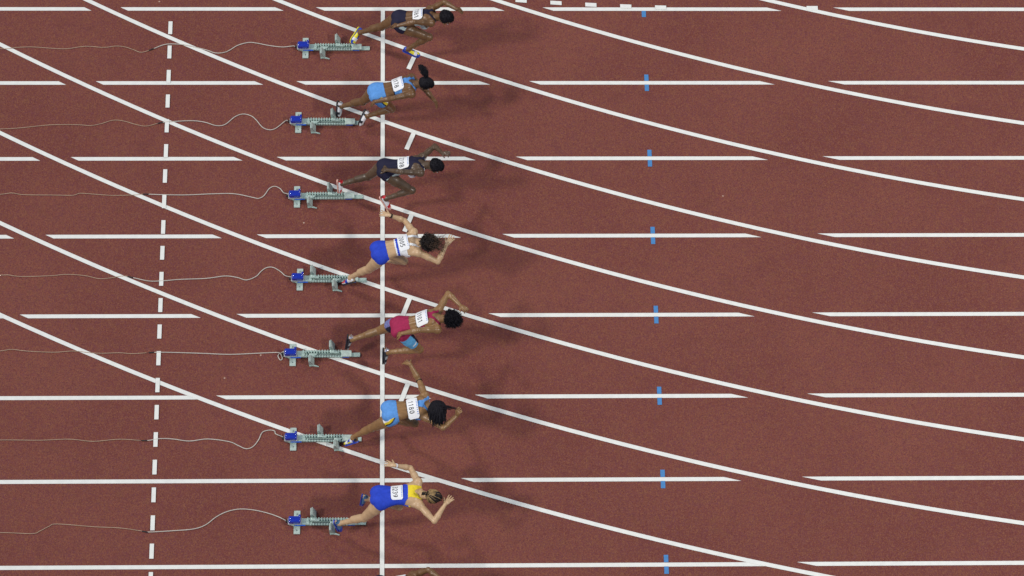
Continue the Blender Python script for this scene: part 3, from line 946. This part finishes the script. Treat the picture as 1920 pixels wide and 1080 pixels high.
def build_runner(k, spec):
    J = {n: np.array(p) for n, p in POSES[spec.get('pose', k)].items()}
    if 'shift' in spec:
        for n in J: J[n] = J[n] + np.array(spec['shift'])
    hm = (J['hipL'] + J['hipR']) / 2
    S = nrm(J['neck'] - hm)
    L = np.linalg.norm(J['neck'] - hm)
    l0 = nrm(J['hipL'] - J['hipR'])
    l1 = nrm(J['shL'] - J['shR'])
    l0 = nrm(l0 - S * (l0 @ S))
    l1 = nrm(l1 - S * (l1 @ S))
    fr = dict(h=hm, s=S, L=L, l0=l0, l1=l1, arch=spec.get('arch', .025), wide=spec.get('wide', 1.0), deep=1.0)
    f0, f1 = np.cross(l0, S), np.cross(l1, S)
    pts = np.array(list(J.values()))
    fld = Field(pts.min(0) - .15, pts.max(0) + .16)
    g = spec.get('build', 1.0)
    fld.trunk(fr, LAB['trunk'])
    for sd, sg in (('L', 1), ('R', -1)):
        hp, kn, an, to = (J[q + sd] for q in ('hip', 'kne', 'ank', 'toe'))
        sh, el, wr, hd = (J[q + sd] for q in ('sh', 'el', 'wr', 'hd'))
        th = LAB['thigh' + sd]
        lp = lambda a, b, t: a + (b - a) * t
        # bend direction at the knee: the front of the leg
        bend = nrm(kn - (hp + an) / 2) if np.linalg.norm(kn - (hp + an) / 2) > .02 else f0
        fld.ell(hm + l0 * sg * .064 - f0 * .050 - S * .022, (l0, f0, S), (.084 * g, .078 * g, .098 * g), LAB['trunk'], .05)
        fld.cone(hp, lp(hp, kn, .35), .086 * g, .084 * g, th, .02)
        fld.cone(lp(hp, kn, .35), lp(hp, kn, .8), .083 * g, .061 * g, th)
        fld.cone(lp(hp, kn, .3) + bend * .012, lp(hp, kn, .75) + bend * .014, .072 * g, .056 * g, th)
        fld.cone(lp(hp, kn, .8), kn, .060 * g, .053 * g, th)
        fld.ell(kn + bend * .012, np.eye(3), (.050,) * 3, LAB['shank'], .02)
        sk = LAB['shank']
        fld.cone(kn, lp(kn, an, .32), .050, .050 * g, sk)
        fld.cone(lp(kn, an, .1) - bend * .022, lp(kn, an, .42) - bend * .020, .040 * g, .042 * g, sk, .018)
        fld.cone(lp(kn, an, .32), lp(kn, an, .72), .048 * g, .034, sk)
        fld.cone(lp(kn, an, .72), an, .034, .032, sk)
        fw, up, lat = foot_frame(kn, an, to)
        fld.cone(an, an - up * .04 - fw * .03, .034, .030, LAB['foot'])
        fld.cone(an - up * .02, an - up * .048 + fw * .12, .034, .026, LAB['foot'])
        fld.cone(an - up * .048 + fw * .12, an - up * .056 + fw * .165, .026, .018, LAB['foot'])
        ar = LAB['arm']
        cl = hm + S * L * .93 + l1 * sg * .055
        fld.cone(cl, sh, .050, .048, LAB['trunk'], .022)
        fld.ell(sh + (sh - hm - S * L * .9) * .04, np.eye(3), (.056 * g,) * 3, ar, .022)
        fld.cone(lp(sh, hm + S * L * .70 + l1 * sg * .10, .2), hm + S * L * .66 + l1 * sg * .09 - f1 * .01, .052, .058, LAB['trunk'], .022)
        fld.cone(sh, lp(sh, el, .5), .046 * g, .044 * g, ar, .016)
        fld.cone(lp(sh, el, .5), el, .043 * g, .033, ar)
        fld.cone(el, lp(el, wr, .3), .034, .038 * g, ar)
        fld.cone(lp(el, wr, .3), wr, .038 * g, .0235, ar)
        hand(fld, wr, hd, sd, np.array(spec.get('palm' + sd, (0, 0, -1.)), float), spec.get('spread', .25), spec.get('curl' + sd, .25))
        # shoulder blade and chest
        fld.ell(hm + S * L * .80 + l1 * sg * .075 - f1 * .066, (l1, f1, S), (.058, .040, .075), LAB['trunk'], .03)
        fld.ell(hm + S * L * .68 + l1 * sg * .066 + f1 * .066, (l1, f1, S), (.058, .052, .058), LAB['trunk'], .025)
        # long muscles either side of the spine
        for ta, tb in ((.08, .45), (.45, .80)):
            pa, pb = trunk_point(fr, ta, sg * .032, -np.interp(ta, TS, HD) + .020)[0], trunk_point(fr, tb, sg * .034, -np.interp(tb, TS, HD) + .020)[0]
            fld.cone(pa, pb, .027, .027, LAB['trunk'], .010)
    # neck and head
    nk, hd_ = J['neck'], J['head']
    hu = nrm(nrm(hd_ - nk) + np.array(spec.get('head_up', (0, 0, 0.))))
    hl = nrm(l1 - hu * (l1 @ hu))
    if 'head_roll' in spec: hl = rot_about(hl, hu, spec['head_roll'])
    hf = np.cross(hl, hu)
    fld.cone(nk - S * .02, hd_ - hu * .05 - hf * .015, .056, .050, LAB['neck'], .02)
    fld.cone(nk - S * .03 + l1 * .05, nk + (hd_ - nk) * .35, .036, .040, LAB['neck'], .02)
    fld.cone(nk - S * .03 - l1 * .05, nk + (hd_ - nk) * .35, .036, .040, LAB['neck'], .02)
    H = LAB['head']
    ax = (hl, hf, hu)
    fld.ell(hd_ + hu * .018 - hf * .006, ax, (.074, .094, .104), H, .015)
    fld.ell(hd_ - hu * .062 + hf * .034, ax, (.052, .056, .058), H, .025)
    fld.ell(hd_ - hu * .104 + hf * .070, ax, (.022, .018, .018), H, .016)
    fld.cone(hd_ + hu * .012 + hf * .088, hd_ - hu * .026 + hf * .104, .009, .014, H, .010)
    fld.ell(hd_ - hu * .064 + hf * .088, ax, (.026, .010, .009), H, .006)
    fld.ell(hd_ + hu * .030 + hf * .080, ax, (.050, .012, .010), H, .012)
    for sg in (1, -1):
        fld.ell(hd_ - hu * .010 + hl * sg * .078 - hf * .008, (hl, hf, hu), (.010, .020, .032), H, .006)
        fld.ell(hd_ - hu * .030 + hf * .072 + hl * sg * .040, ax, (.024, .018, .022), H, .016)
    V, F, lab = fld.surface()
    V = smooth_verts(V, F, 1, .4)
    N = quad_normals(V, F)
    base = np.array([hm[0], hm[1], 0.0])
    root = empty("person", base)
    tag(root, spec['label'], "person", "sprinters leaving the blocks")
    skin = spec['skin']
    body = link("body", mesh_from("body", V - base, F, skin, smooth=True), root)
    # coordinates for the clothes
    t, a, b = trunk_coords(fr, V[:, 0], V[:, 1], V[:, 2])
    u = np.full(len(V), 9.0)
    out = np.zeros(len(V))
    fwd = np.zeros(len(V))
    for sd, sg in (('L', 1), ('R', -1)):
        ab = J['kne' + sd] - J['hip' + sd]
        m = lab == LAB['thigh' + sd]
        q = V[m] - J['hip' + sd]
        u[m] = q @ ab / (ab @ ab)
        axt = nrm(ab)
        lo = nrm(l0 * sg - axt * (l0 @ axt) * sg)
        fo = np.cross(lo, axt) * sg
        if fo @ (J['kne' + sd] - (J['hip' + sd] + J['ank' + sd]) / 2) < 0: fo = -fo
        out[m] = q @ lo
        fwd[m] = q @ fo
    C = dict(t=t, a=a, b=b, lab=lab, u=u, out=out, fwd=fwd)
    for gname, (mask, mats, paint) in spec['clothes'].items():
        mk = mask(**C)
        keep = mk[F].all(1)
        Fc = F[keep]
        ids, inv = np.unique(Fc, return_inverse=True)
        Fq = inv.reshape(-1, 4)
        Vc = V[ids]
        Nc = N[ids]
        Vo = smooth_verts(Vc, Fq, 5, .45)
        # keep the cloth outside the body after smoothing
        lift = ((Vo - Vc) * Nc).sum(1)
        Vo = Vo - Nc * np.minimum(lift, 0)[:, None] * .7 + Nc * .0055
        e = np.concatenate([Fq[:, [0, 1]], Fq[:, [1, 2]], Fq[:, [2, 3]], Fq[:, [3, 0]]])
        key = e[:, 0].astype(np.int64) * 10 ** 7 + e[:, 1]
        rev = e[:, 1].astype(np.int64) * 10 ** 7 + e[:, 0]
        bd = e[~np.isin(key, rev)]
        nb = len(Vo)
        Vin = Vc - Nc * .003
        hem = np.stack([bd[:, 1], bd[:, 0], bd[:, 0] + nb, bd[:, 1] + nb], 1)
        allV = np.concatenate([Vo, Vin])
        allF = np.concatenate([Fq, hem])
        pm = paint({q: v[ids] for q, v in C.items()}) if paint else np.zeros(len(ids), int)
        mi = np.concatenate([pm[Fq[:, 0]], pm[bd[:, 0]]])
        link(gname, mesh_from(gname, allV - base, allF, mats, mi, True), root)
    # bib on the back
    bvh = BVHTree.FromPolygons([tuple(p) for p in V], [tuple(int(i) for i in q) for q in F])
    bt0, bt1, bw = spec['bib']
    bh = (bt1 - bt0) * L
    nu_, nv_ = int(bw / .0036), int(bh / .0036)
    hits = []
    for tt in np.linspace(bt0, bt1, 9):
        for aa in np.linspace(-bw / 2, bw / 2, 11):
            p, l, f = trunk_point(fr, tt, aa + spec.get('bib_a', 0), -.30)
            h = bvh.ray_cast(Vector(p), Vector(f), .35)
            if h[0] is not None: hits.append((tt, aa, h[3] - .30))
    hits = np.array(hits)
    # a taut sheet: low order fit, then lifted clear of the back
    tm = (bt0 + bt1) / 2
    base_f = lambda T, A: np.stack([np.ones_like(T), T - tm, A, A * A, (T - tm) ** 2, A * (T - tm)], -1)
    co = np.linalg.lstsq(base_f(hits[:, 0], hits[:, 1]), hits[:, 2], rcond=None)[0]
    co[3] = min(co[3], 3.2)
    res = hits[:, 2] - base_f(hits[:, 0], hits[:, 1]) @ co
    liftb = max(-res.min(), 0) * .8 + .010
    Vb, Ub, Wb = [], [], []
    for j in range(nv_ + 1):
        for i in range(nu_ + 1):
            aa = bw / 2 - bw * i / nu_          # text runs from the runner's left to right
            tt = bt0 + (bt1 - bt0) * j / nv_
            d = float(base_f(np.array([tt]), np.array([aa]))[0] @ co) - liftb
            p, l, f = trunk_point(fr, tt, aa + spec.get('bib_a', 0), d)
            Vb.append(p)
    Fb = [(j * (nu_ + 1) + i, j * (nu_ + 1) + i + 1, (j + 1) * (nu_ + 1) + i + 1, (j + 1) * (nu_ + 1) + i) for j in range(nv_) for i in range(nu_)]
    uu = (np.array([i for j in range(nv_) for i in range(nu_)]) + .5) * bw / nu_
    vv = (np.array([j for j in range(nv_) for i in range(nu_)]) + .5) * bh / nv_
    ch = .070
    cw = .055
    tw = (3 * .78 + .6) * cw
    ink = text_mask(spec['number'], uu, vv, cw, ch, (bw - tw) / 2, bh * .14)
    mi = np.where(ink, 1, 0)
    strip = (vv > bh * .86) & (vv < bh * .95) & (uu > bw * .12) & (uu < bw * .88) & ((uu * 90).astype(int) % 2 == 0)
    mi[strip] = 2
    cut = (np.minimum(uu, bw - uu) + np.minimum(vv, bh - vv)) > .016
    Fb = [q for q, c in zip(Fb, cut) if c]
    link("bib", mesh_from("bib", np.array(Vb) - base, Fb, [M['paper'], M['ink'], M['ink_blue']], mi[cut], True), root)
    # shoes
    for sd in ('L', 'R'):
        fw, up, lat = foot_frame(J['kne' + sd], J['ank' + sd], J['toe' + sd])
        mats, colour, solem = spec['shoe'] if isinstance(spec['shoe'], tuple) else spec['shoe'][sd]
        vs, fs, mi = shoe_mesh(J['ank' + sd], fw, up, lat, mats, colour)
        sh_ = link("shoe", mesh_from("shoe", np.array(vs) - base, [tuple(reversed(q)) for q in fs], mats, mi, True), root)
        sb = sole_mesh(J['ank' + sd] - base, fw, up, lat)
        link("sole", sb.mesh("sole", solem), sh_)
    # eyes
    for sg in (1, -1):
        c = hd_ + hf * .086 + hu * .012 + hl * sg * .031 - base
        bmE = bmesh.new()
        bmesh.ops.create_uvsphere(bmE, u_segments=10, v_segments=8, radius=.0125)
        for v in bmE.verts: v.co += Vector(c)
        me = bpy.data.meshes.new("eye")
        bmE.to_mesh(me)
        bmE.free()
        me.materials.append(M['eye_white'])
        me.materials.append(M['ink'])
        for p in me.polygons:
            if (p.center - Vector(c)).normalized().dot(Vector(hf)) > .82: p.material_index = 1
        link("eye", me, root)
    # wrist and arm bands
    for (nm, p0, p1, tt, r, w, m) in spec.get('bands', []):
        c = J[p0] + (J[p1] - J[p0]) * tt
        d = nrm(J[p1] - J[p0])
        x = nrm(np.cross(d, (0, 0, 1.0)))
        y = np.cross(d, x)
        vs, fs = [], []
        n = 20
        for q, rr in ((-w, r), (-w, r + .005), (w, r + .005), (w, r)):
            for i in range(n):
                an_ = 2 * PI * i / n
                vs.append(c + d * q + (x * math.cos(an_) + y * math.sin(an_)) * rr - base)
        for j in range(3):
            for i in range(n):
                fs.append((j * n + i, j * n + (i + 1) % n, (j + 1) * n + (i + 1) % n, (j + 1) * n + i))
        link(nm, mesh_from(nm, vs, fs, m, smooth=False), root)
    # hair
    spec['hair'](root, base, hd_, hu, hf, hl, J, k)
    return root


def add_hair(root, base, name, vs, fs, m):
    link(name, mesh_from(name, np.array(vs) - base, fs, m, smooth=True), root)


def scalp_dirs(rs, n, zmin=-.1, face=.35):
    out = []
    while len(out) < n:
        d = nrm(rs.normal(size=3))
        if d[2] < zmin: continue
        if d[1] > face and d[2] < .62: continue
        out.append(d)
    return out


def scalp_pt(d, hc, hu, hf, hl, g):
    return hc + hl * d[0] * (.076 + g) + hf * (d[1] * (.095 + g) - .008) + hu * (.015 + d[2] * (.108 + g))


def hair_short(grow, m='hair_black', low=-.35):
    def f(root, base, hc, hu, hf, hl, J, k):
        vs, fs = hair_cap(hc, hu, hf, hl, grow, low, .0035, 10 + k)
        rs = np.random.default_rng(40 + k)
        st = []
        for d in scalp_dirs(rs, 700, low + .1):
            p = scalp_pt(d, hc, hu, hf, hl, grow - .004)
            q = nrm(p - hc)
            e = nrm(q + rs.normal(size=3) * .5)
            st.append(([p, p + e * .007, p + nrm(e + rs.normal(size=3) * .7) * .014], .0024))
        v2, f2 = strand_mesh(st, 3)
        o = len(vs)
        add_hair(root, base, "hair", vs + v2, fs + [tuple(i + o for i in q) for q in f2], M[m])
    return f


def flow_strands(rs, n, hc, hu, hf, hl, dirs_to, length, curl, rad, spread, zmin=-.05, grow=.008, drop=.3, roots=None):
    """strands that lie over the skull, then follow the given direction; curl makes them wave"""
    st = []
    for d in (roots or scalp_dirs(rs, n, zmin)):
        p = scalp_pt(d, hc, hu, hf, hl, grow)
        to = nrm(np.array(dirs_to(d)) + rs.normal(size=3) * spread)
        ln = length * rs.uniform(.65, 1.15)
        m = 9
        pts = [p]
        ph = rs.uniform(0, 6.28)
        e = nrm(nrm(p - hc) * .8 + to)
        for i in range(1, m):
            w = i / m
            e = nrm(e * (1 - .35) + to * .35 + np.array([0, 0, -drop]) * w)
            q = pts[-1] + e * ln / m
            # keep out of the skull
            r = q - hc
            x, y, z = r @ hl / (.076 + grow), r @ hf / (.095 + grow), (r @ hu - .015) / (.108 + grow)
            s = math.sqrt(x * x + y * y + z * z)
            if s < 1.0: q = hc + (q - hc) / max(s, .3)
            pts.append(q)
        if curl:
            out = []
            for i, q in enumerate(pts):
                w = min(1, i / 2)
                u_ = nrm(np.cross(e, (0.2, .3, 1)))
                v_ = np.cross(e, u_)
                out.append(q + (u_ * math.cos(ph + i * 2.1) + v_ * math.sin(ph + i * 2.1)) * curl * w)
            pts = out
        st.append((pts, rad * rs.uniform(.7, 1.3)))
    return st


def hair_tail(tip, thick, m='hair_black', root_dir=(0, -.8, .5), loose=0, streak=None):
    """hair drawn back over the skull into a tail that swings towards tip (a world offset)"""
    def f(root, base, hc, hu, hf, hl, J, k):
        rs = np.random.default_rng(70 + k)
        vs, fs = hair_cap(hc, hu, hf, hl, .010, -.45, .003, 20 + k)
        kn = scalp_pt(nrm(np.array(root_dir, float)), hc, hu, hf, hl, .012)
        st = []
        for d in scalp_dirs(rs, 320, -.3):
            p0 = scalp_pt(d, hc, hu, hf, hl, .012)
            pts = [p0]
            for i in range(1, 7):
                w = i / 6
                q = p0 * (1 - w) + kn * w
                r = q - hc
                x, y, z = r @ hl / .090, r @ hf / .109, (r @ hu - .015) / .122
                s = math.sqrt(x * x + y * y + z * z)
                pts.append(hc + hu * 0 + (q - hc) / max(s, .35) if s < 1 else q)
            st.append((pts, .0034))
        T = np.array(tip, float)
        for i in range(160):
            o = rs.normal(size=3) * thick * .30
            pts = []
            for j in range(9):
                w = j / 8
                bul = math.sin(PI * min(1, w * .9 + .08)) * 1.2
                pts.append(kn + T * w * rs.uniform(.96, 1.03) + np.array([0, 0, .035 * math.sin(PI * w)]) + o * bul + rs.normal(size=3) * .0025)
            st.append((pts, .0036))
        v2, f2 = strand_mesh(st, 4)
        o = len(vs)
        add_hair(root, base, "hair", vs + v2, fs + [tuple(i + o for i in q) for q in f2], M[m])
        if streak:
            st2 = []
            for s_ in [q for i_, q in enumerate(st) if i_ % 14 == 0 or (i_ < 320 and abs((q[0][0] - hc) @ hl) > .066 and i_ % 5 == 0)]:
                c = s_[0][0]
                st2.append(([p + nrm(p - hc) * .0035 for p in s_[0]], .0042))
            v3, f3 = strand_mesh(st2, 4)
            add_hair(root, base, "hair_streaks", v3, f3, M[streak])
        # hair tie
        d = nrm(T)
        x = nrm(np.cross(d, (0, 0, 1.0)))
        y = np.cross(d, x)
        vs_, fs_ = [], []
        for q, rr in ((-.012, .016), (-.006, .022), (.006, .022), (.012, .016)):
            for i in range(12):
                vs_.append(kn + d * (.012 + q) + (x * math.cos(i * PI / 6) + y * math.sin(i * PI / 6)) * rr)
        for j in range(3):
            for i in range(12):
                fs_.append((j * 12 + i, j * 12 + (i + 1) % 12, (j + 1) * 12 + (i + 1) % 12, (j + 1) * 12 + i))
        add_hair(root, base, "hair_tie", vs_, fs_, M[spec_tie.get(k, 'black')])
    return f


spec_tie = {2: 'black', 7: 'black'}


def hair_loose(n, flow, length, curl, rad, spread, m, grow=.014, drop=.25, extra=None, zmin=-.2):
    def f(root, base, hc, hu, hf, hl, J, k):
        rs = np.random.default_rng(90 + k)
        vs, fs = hair_cap(hc, hu, hf, hl, grow, -.45, .004, 30 + k)
        st = flow_strands(rs, n, hc, hu, hf, hl, flow, length, curl, rad, spread, zmin, grow, drop)
        v2, f2 = strand_mesh(st, 4)
        o = len(vs)
        add_hair(root, base, "hair", vs + v2, fs + [tuple(i + o for i in q) for q in f2], M[m])
        if extra:
            for nm, n2, fl2, ln2, cu2, rd2, sp2, m2, zf in extra:
                rt = [d for d in scalp_dirs(rs, n2 * 12, -.1, 2) if zf(d)][:n2]
                v3, f3 = strand_mesh(flow_strands(rs, n2, hc, hu, hf, hl, fl2, ln2, cu2, rd2, sp2, -.1, grow, drop, rt), 4)
                add_hair(root, base, nm, v3, f3, M[m2])
    return f

SHOE_BLUE_YELLOW = ([M['sh_blue'], M['sh_yellow'], M['sh_white']], lambda j, q: 1 if (j in (3, 4) and .26 < q < .5) or (j == 6 and q < .3) else (2 if j == 5 and q < .5 else 0), M['sh_blue'])
SHOE_WHITE = ([M['sh_white'], M['sh_black']], lambda j, q: 1 if (j in (2, 5) and (q < .12 or .38 < q < .62)) else 0, M['sh_black'])
SHOE_RED = ([M['sh_white'], M['sh_red'], M['sh_sole_pink']], lambda j, q: 1 if j in (1, 2, 5) and q < .5 or j == 0 else (2 if j >= 6 else 0), M['sh_sole_pink'])
SHOE_WBR = ([M['sh_white'], M['sh_blue'], M['sh_red']], lambda j, q: 1 if j == 4 or (j == 7) else (2 if j in (5, 6) and q < .25 else 0), M['sh_black'])
SHOE_SILVER = ([M['sh_black'], M['sh_silver'], M['box_rim']], lambda j, q: 1 if j < 2 else (2 if j in (4, 6) and q < .5 else 0), M['sh_black'])
SHOE_YBW = ([M['sh_blue'], M['sh_yellow'], M['sh_white'], M['black']], lambda j, q: 3 if j < 2 else (2 if j in (3, 5) else (1 if j >= 6 or (j == 4 and q > .5) else 0)), M['sh_blue'])
SHOE_TEAL = ([M['sh_teal'], M['sh_blue'], M['sh_white']], lambda j, q: 1 if j >= 5 else (2 if j == 3 and q < .15 else 0), M['sh_blue'])


def side_stripes(C, w=1.0):
    """blue body of the shorts, then black, yellow and white bands towards the front of each side"""
    x = np.where(C['lab'] == 0, C['b'], C['fwd'])
    s = np.where(C['lab'] == 0, np.abs(C['a']), C['out']) > .02
    return np.where(s & (x > .020) & (x < .036), 1, np.where(s & (x >= .036) & (x < .062), 2, np.where(s & (x >= .062), 3, 0)))


BAHAMAS = [M['sky'], M['navy'], M['yellow'], M['white']]

RUN = {}
RUN[1] = dict(label="sprinter in dark crop top and navy briefs with blue and yellow shoes", skin=M['skin_dark'],
    clothes={'crop_top': (lambda t, a, b, lab, **k: racer(t, a, b, lab, .42), [M['navy'], M['pale']], lambda C: (C['b'] > -.008).astype(int)),
             'briefs': (lambda t, a, b, lab, u, **k: briefs(t, a, b, lab, u, .22, .12), [M['navy'], M['pale']], lambda C: ((C['b'] > -.005) & (C['lab'] == 0) & (C['t'] > -.05) | (C['fwd'] > .045) & (C['u'] < 2)).astype(int))},
    bib=(.42, .72, .22), number="1081", shoe={'L': SHOE_BLUE_YELLOW[:2] + (M['sh_yellow'],), 'R': SHOE_BLUE_YELLOW}, hair=hair_short(.014), wide=.96, build=.98, curlL=.5, curlR=.5)
RUN[2] = dict(label="sprinter in sky blue with black ponytail, both white shoes still on the pedals", skin=M['skin_dark'],
    clothes={'crop_top': (lambda t, a, b, lab, **k: racer(t, a, b, lab, .42, neck=.05), [M['sky'], M['navy']], lambda C: (C['t'] < .46).astype(int)),
             'shorts': (lambda t, a, b, lab, u, **k: briefs(t, a, b, lab, u, .22, .26), BAHAMAS, side_stripes)},
    bib=(.44, .74, .24), number="1178", shoe=SHOE_WHITE, wide=1.02, curlL=.4, curlR=.6,
    hair=hair_tail((-.11, .17, .03), .060, root_dir=(.45, -.60, .45)))
RUN[3] = dict(label="very dark sprinter in navy one-piece with red and white shoes", skin=M['skin_deep'],
    clothes={'one_piece': (lambda t, a, b, lab, u, **k: racer(t, a, b, lab, -.02, t1=.70, neck=.06) | briefs(t, a, b, lab, u, .1, .10, .05),
                           [M['navy'], M['pale'], M['white']], lambda C: np.where(C['b'] > -.022 + .05 * (C['t'] < .02), np.where(C['t'] > .45, 2, 1), 0))},
    bib=(.36, .66, .20), number="2108", shoe=SHOE_RED, hair=hair_short(.012), wide=.92, build=.92, curlL=.7, curlR=.6)
RUN[4] = dict(label="light skinned curly haired sprinter in white crop top and royal blue briefs, bib 2005", skin=M['skin_light'],
    clothes={'crop_top': (lambda t, a, b, lab, **k: straps(t, a, b, lab, .40), [M['white'], M['royal']], lambda C: ((C['t'] > .445) & (C['t'] < .50)).astype(int)),
             'briefs': (lambda t, a, b, lab, u, **k: briefs(t, a, b, lab, u, .20, .13, .04), [M['royal'], M['white']], lambda C: ((C['u'] < 2) & (C['u'] > .065) | (C['lab'] == 0) & ((C['b'] > .03) | (C['t'] < -.235))).astype(int))},
    bib=(.51, .78, .25), number="2005", shoe=SHOE_WBR, spread=.42, curlL=.12, curlR=.15, wide=1.04, palmR=(.3, .5, -.4),
    bands=[('wristband', 'wrL', 'elL', .06, .026, .012, M['black'])],
    hair=hair_loose(620, lambda d: (.45 + .3 * d[2], -.35 * d[0] * 0 + .2 * (1 if d[0] > 0 else -1), .1), .065, .011, .0034, .7, 'hair_brown', .010, .2,
                    [('loose_hair', 90, lambda d: (1.0, -.05, .05), .21, .012, .0024, .35, 'hair_auburn', lambda d: d[2] > .3 and d[0] < .6)]))
RUN[5] = dict(label="sprinter in crimson crop top and shorts with light blue thigh panel and silver heeled shoes", skin=M['skin_brown'],
    clothes={'crop_top': (lambda t, a, b, lab, **k: racer(t, a, b, lab, .45, neck=.05), [M['crimson'], M['royal'], M['navy']], lambda C: np.where(C['b'] > .04, 1, np.where(C['t'] < .52, 2, 0))),
             'shorts': (lambda t, a, b, lab, u, **k: briefs(t, a, b, lab, u, .29, .66) & ~((lab == 1) & (u > .50)), [M['crimson'], M['violet'], M['cyan'], M['navy'], M['white']],
                        lambda C: np.where((C['lab'] == 1) & (C['u'] > .20), np.where(C['out'] < -.045, 3, 1),
                                           np.where((C['lab'] == 2) & (C['u'] > .09), np.where((C['fwd'] > .052) & (C['out'] < .03), 3, np.where((C['u'] > .50) & (C['u'] < .55) & (C['fwd'] > .02), 4, 2)), 0)))},
    bib=(.47, .79, .24), number="1101", shoe=SHOE_SILVER, curlL=.4, curlR=.5, build=1.03,
    hair=hair_loose(640, lambda d: (-.1 + .2 * d[1], .5 * d[0], .15), .062, .011, .0038, .8, 'hair_black', .013, .25))
RUN[6] = dict(label="sprinter in sky blue kit wearing bib 1180 with long black hair flying loose", skin=M['skin_brown'],
    clothes={'crop_top': (lambda t, a, b, lab, **k: racer(t, a, b, lab, .42, t1=.62, neck=.046, sp=.60), [M['sky'], M['navy']], lambda C: ((C['t'] < .46) | (C['b'] > .02) & (C['t'] < .52)).astype(int)),
             'shorts': (lambda t, a, b, lab, u, **k: briefs(t, a, b, lab, u, .19, .20), BAHAMAS, side_stripes)},
    bib=(.44, .73, .27), bib_a=-.035, number="1180", shoe=SHOE_YBW, spread=.40, curlL=.2, curlR=.8, wide=1.03,
    bands=[('arm_band', 'elL', 'shL', .06, .036, .008, M['black'])],
    hair=hair_loose(800, lambda d: (-.12, -.75 + .25 * d[0], -.18), .120, 0, .0060, .07, 'hair_black', .007, .2,
                    [('hair_lock', 150, lambda d: (-.02, -1.0, -.30), .20, 0, .0060, .10, 'hair_black', lambda d: d[0] < -.1 and d[1] < .5),
                     ('hair_strand', 26, lambda d: (1.0, -.12, .10), .17, .0, .0046, .02, 'hair_black', lambda d: d[2] > .85 and abs(d[0]) < .3)]))
RUN[7] = dict(label="light skinned sprinter in royal blue one-piece with yellow shoulder straps, bib 3239", skin=M['skin_light'],
    clothes={'one_piece': (lambda t, a, b, lab, u, **k: tank(t, a, b, lab, -.02) | briefs(t, a, b, lab, u, .1, .12, .04),
                           [M['royal'], M['yellow'], M['white']], lambda C: np.where((C['t'] > .70) & (C['lab'] == 0), 1, np.where((C['b'] > .035) & (C['t'] > .30), 1, np.where((C['u'] < 2) & (C['u'] > .085), 2, 0))))},
    bib=(.29, .58, .22), number="3239", shoe=SHOE_TEAL, spread=.42, curlL=.1, curlR=.1, wide=1.08, palmR=(.4, .5, -.3),
    bands=[('wristwatch', 'wrL', 'elL', .07, .026, .010, M['sh_white'])],
    hair=hair_tail((-.07, -.01, -.02), .022, 'hair_brown', (0, -1, -.10), streak='hair_blond'))
RUN[8] = dict(label="sprinter cut off by the bottom edge, only the dark raised arm and shoulder in view", skin=M['skin_dark'], pose=1, shift=(-.265, -8.47, 0),
    clothes={'crop_top': RUN[1]['clothes']['crop_top'], 'briefs': RUN[1]['clothes']['briefs']},
    bib=(.42, .72, .22), number="1", shoe=SHOE_WHITE, hair=hair_short(.014), wide=.96, curlL=.5, curlR=.5)
RUN[8]['number'] = ""

for k, spec in RUN.items():
    build_runner(k, spec)
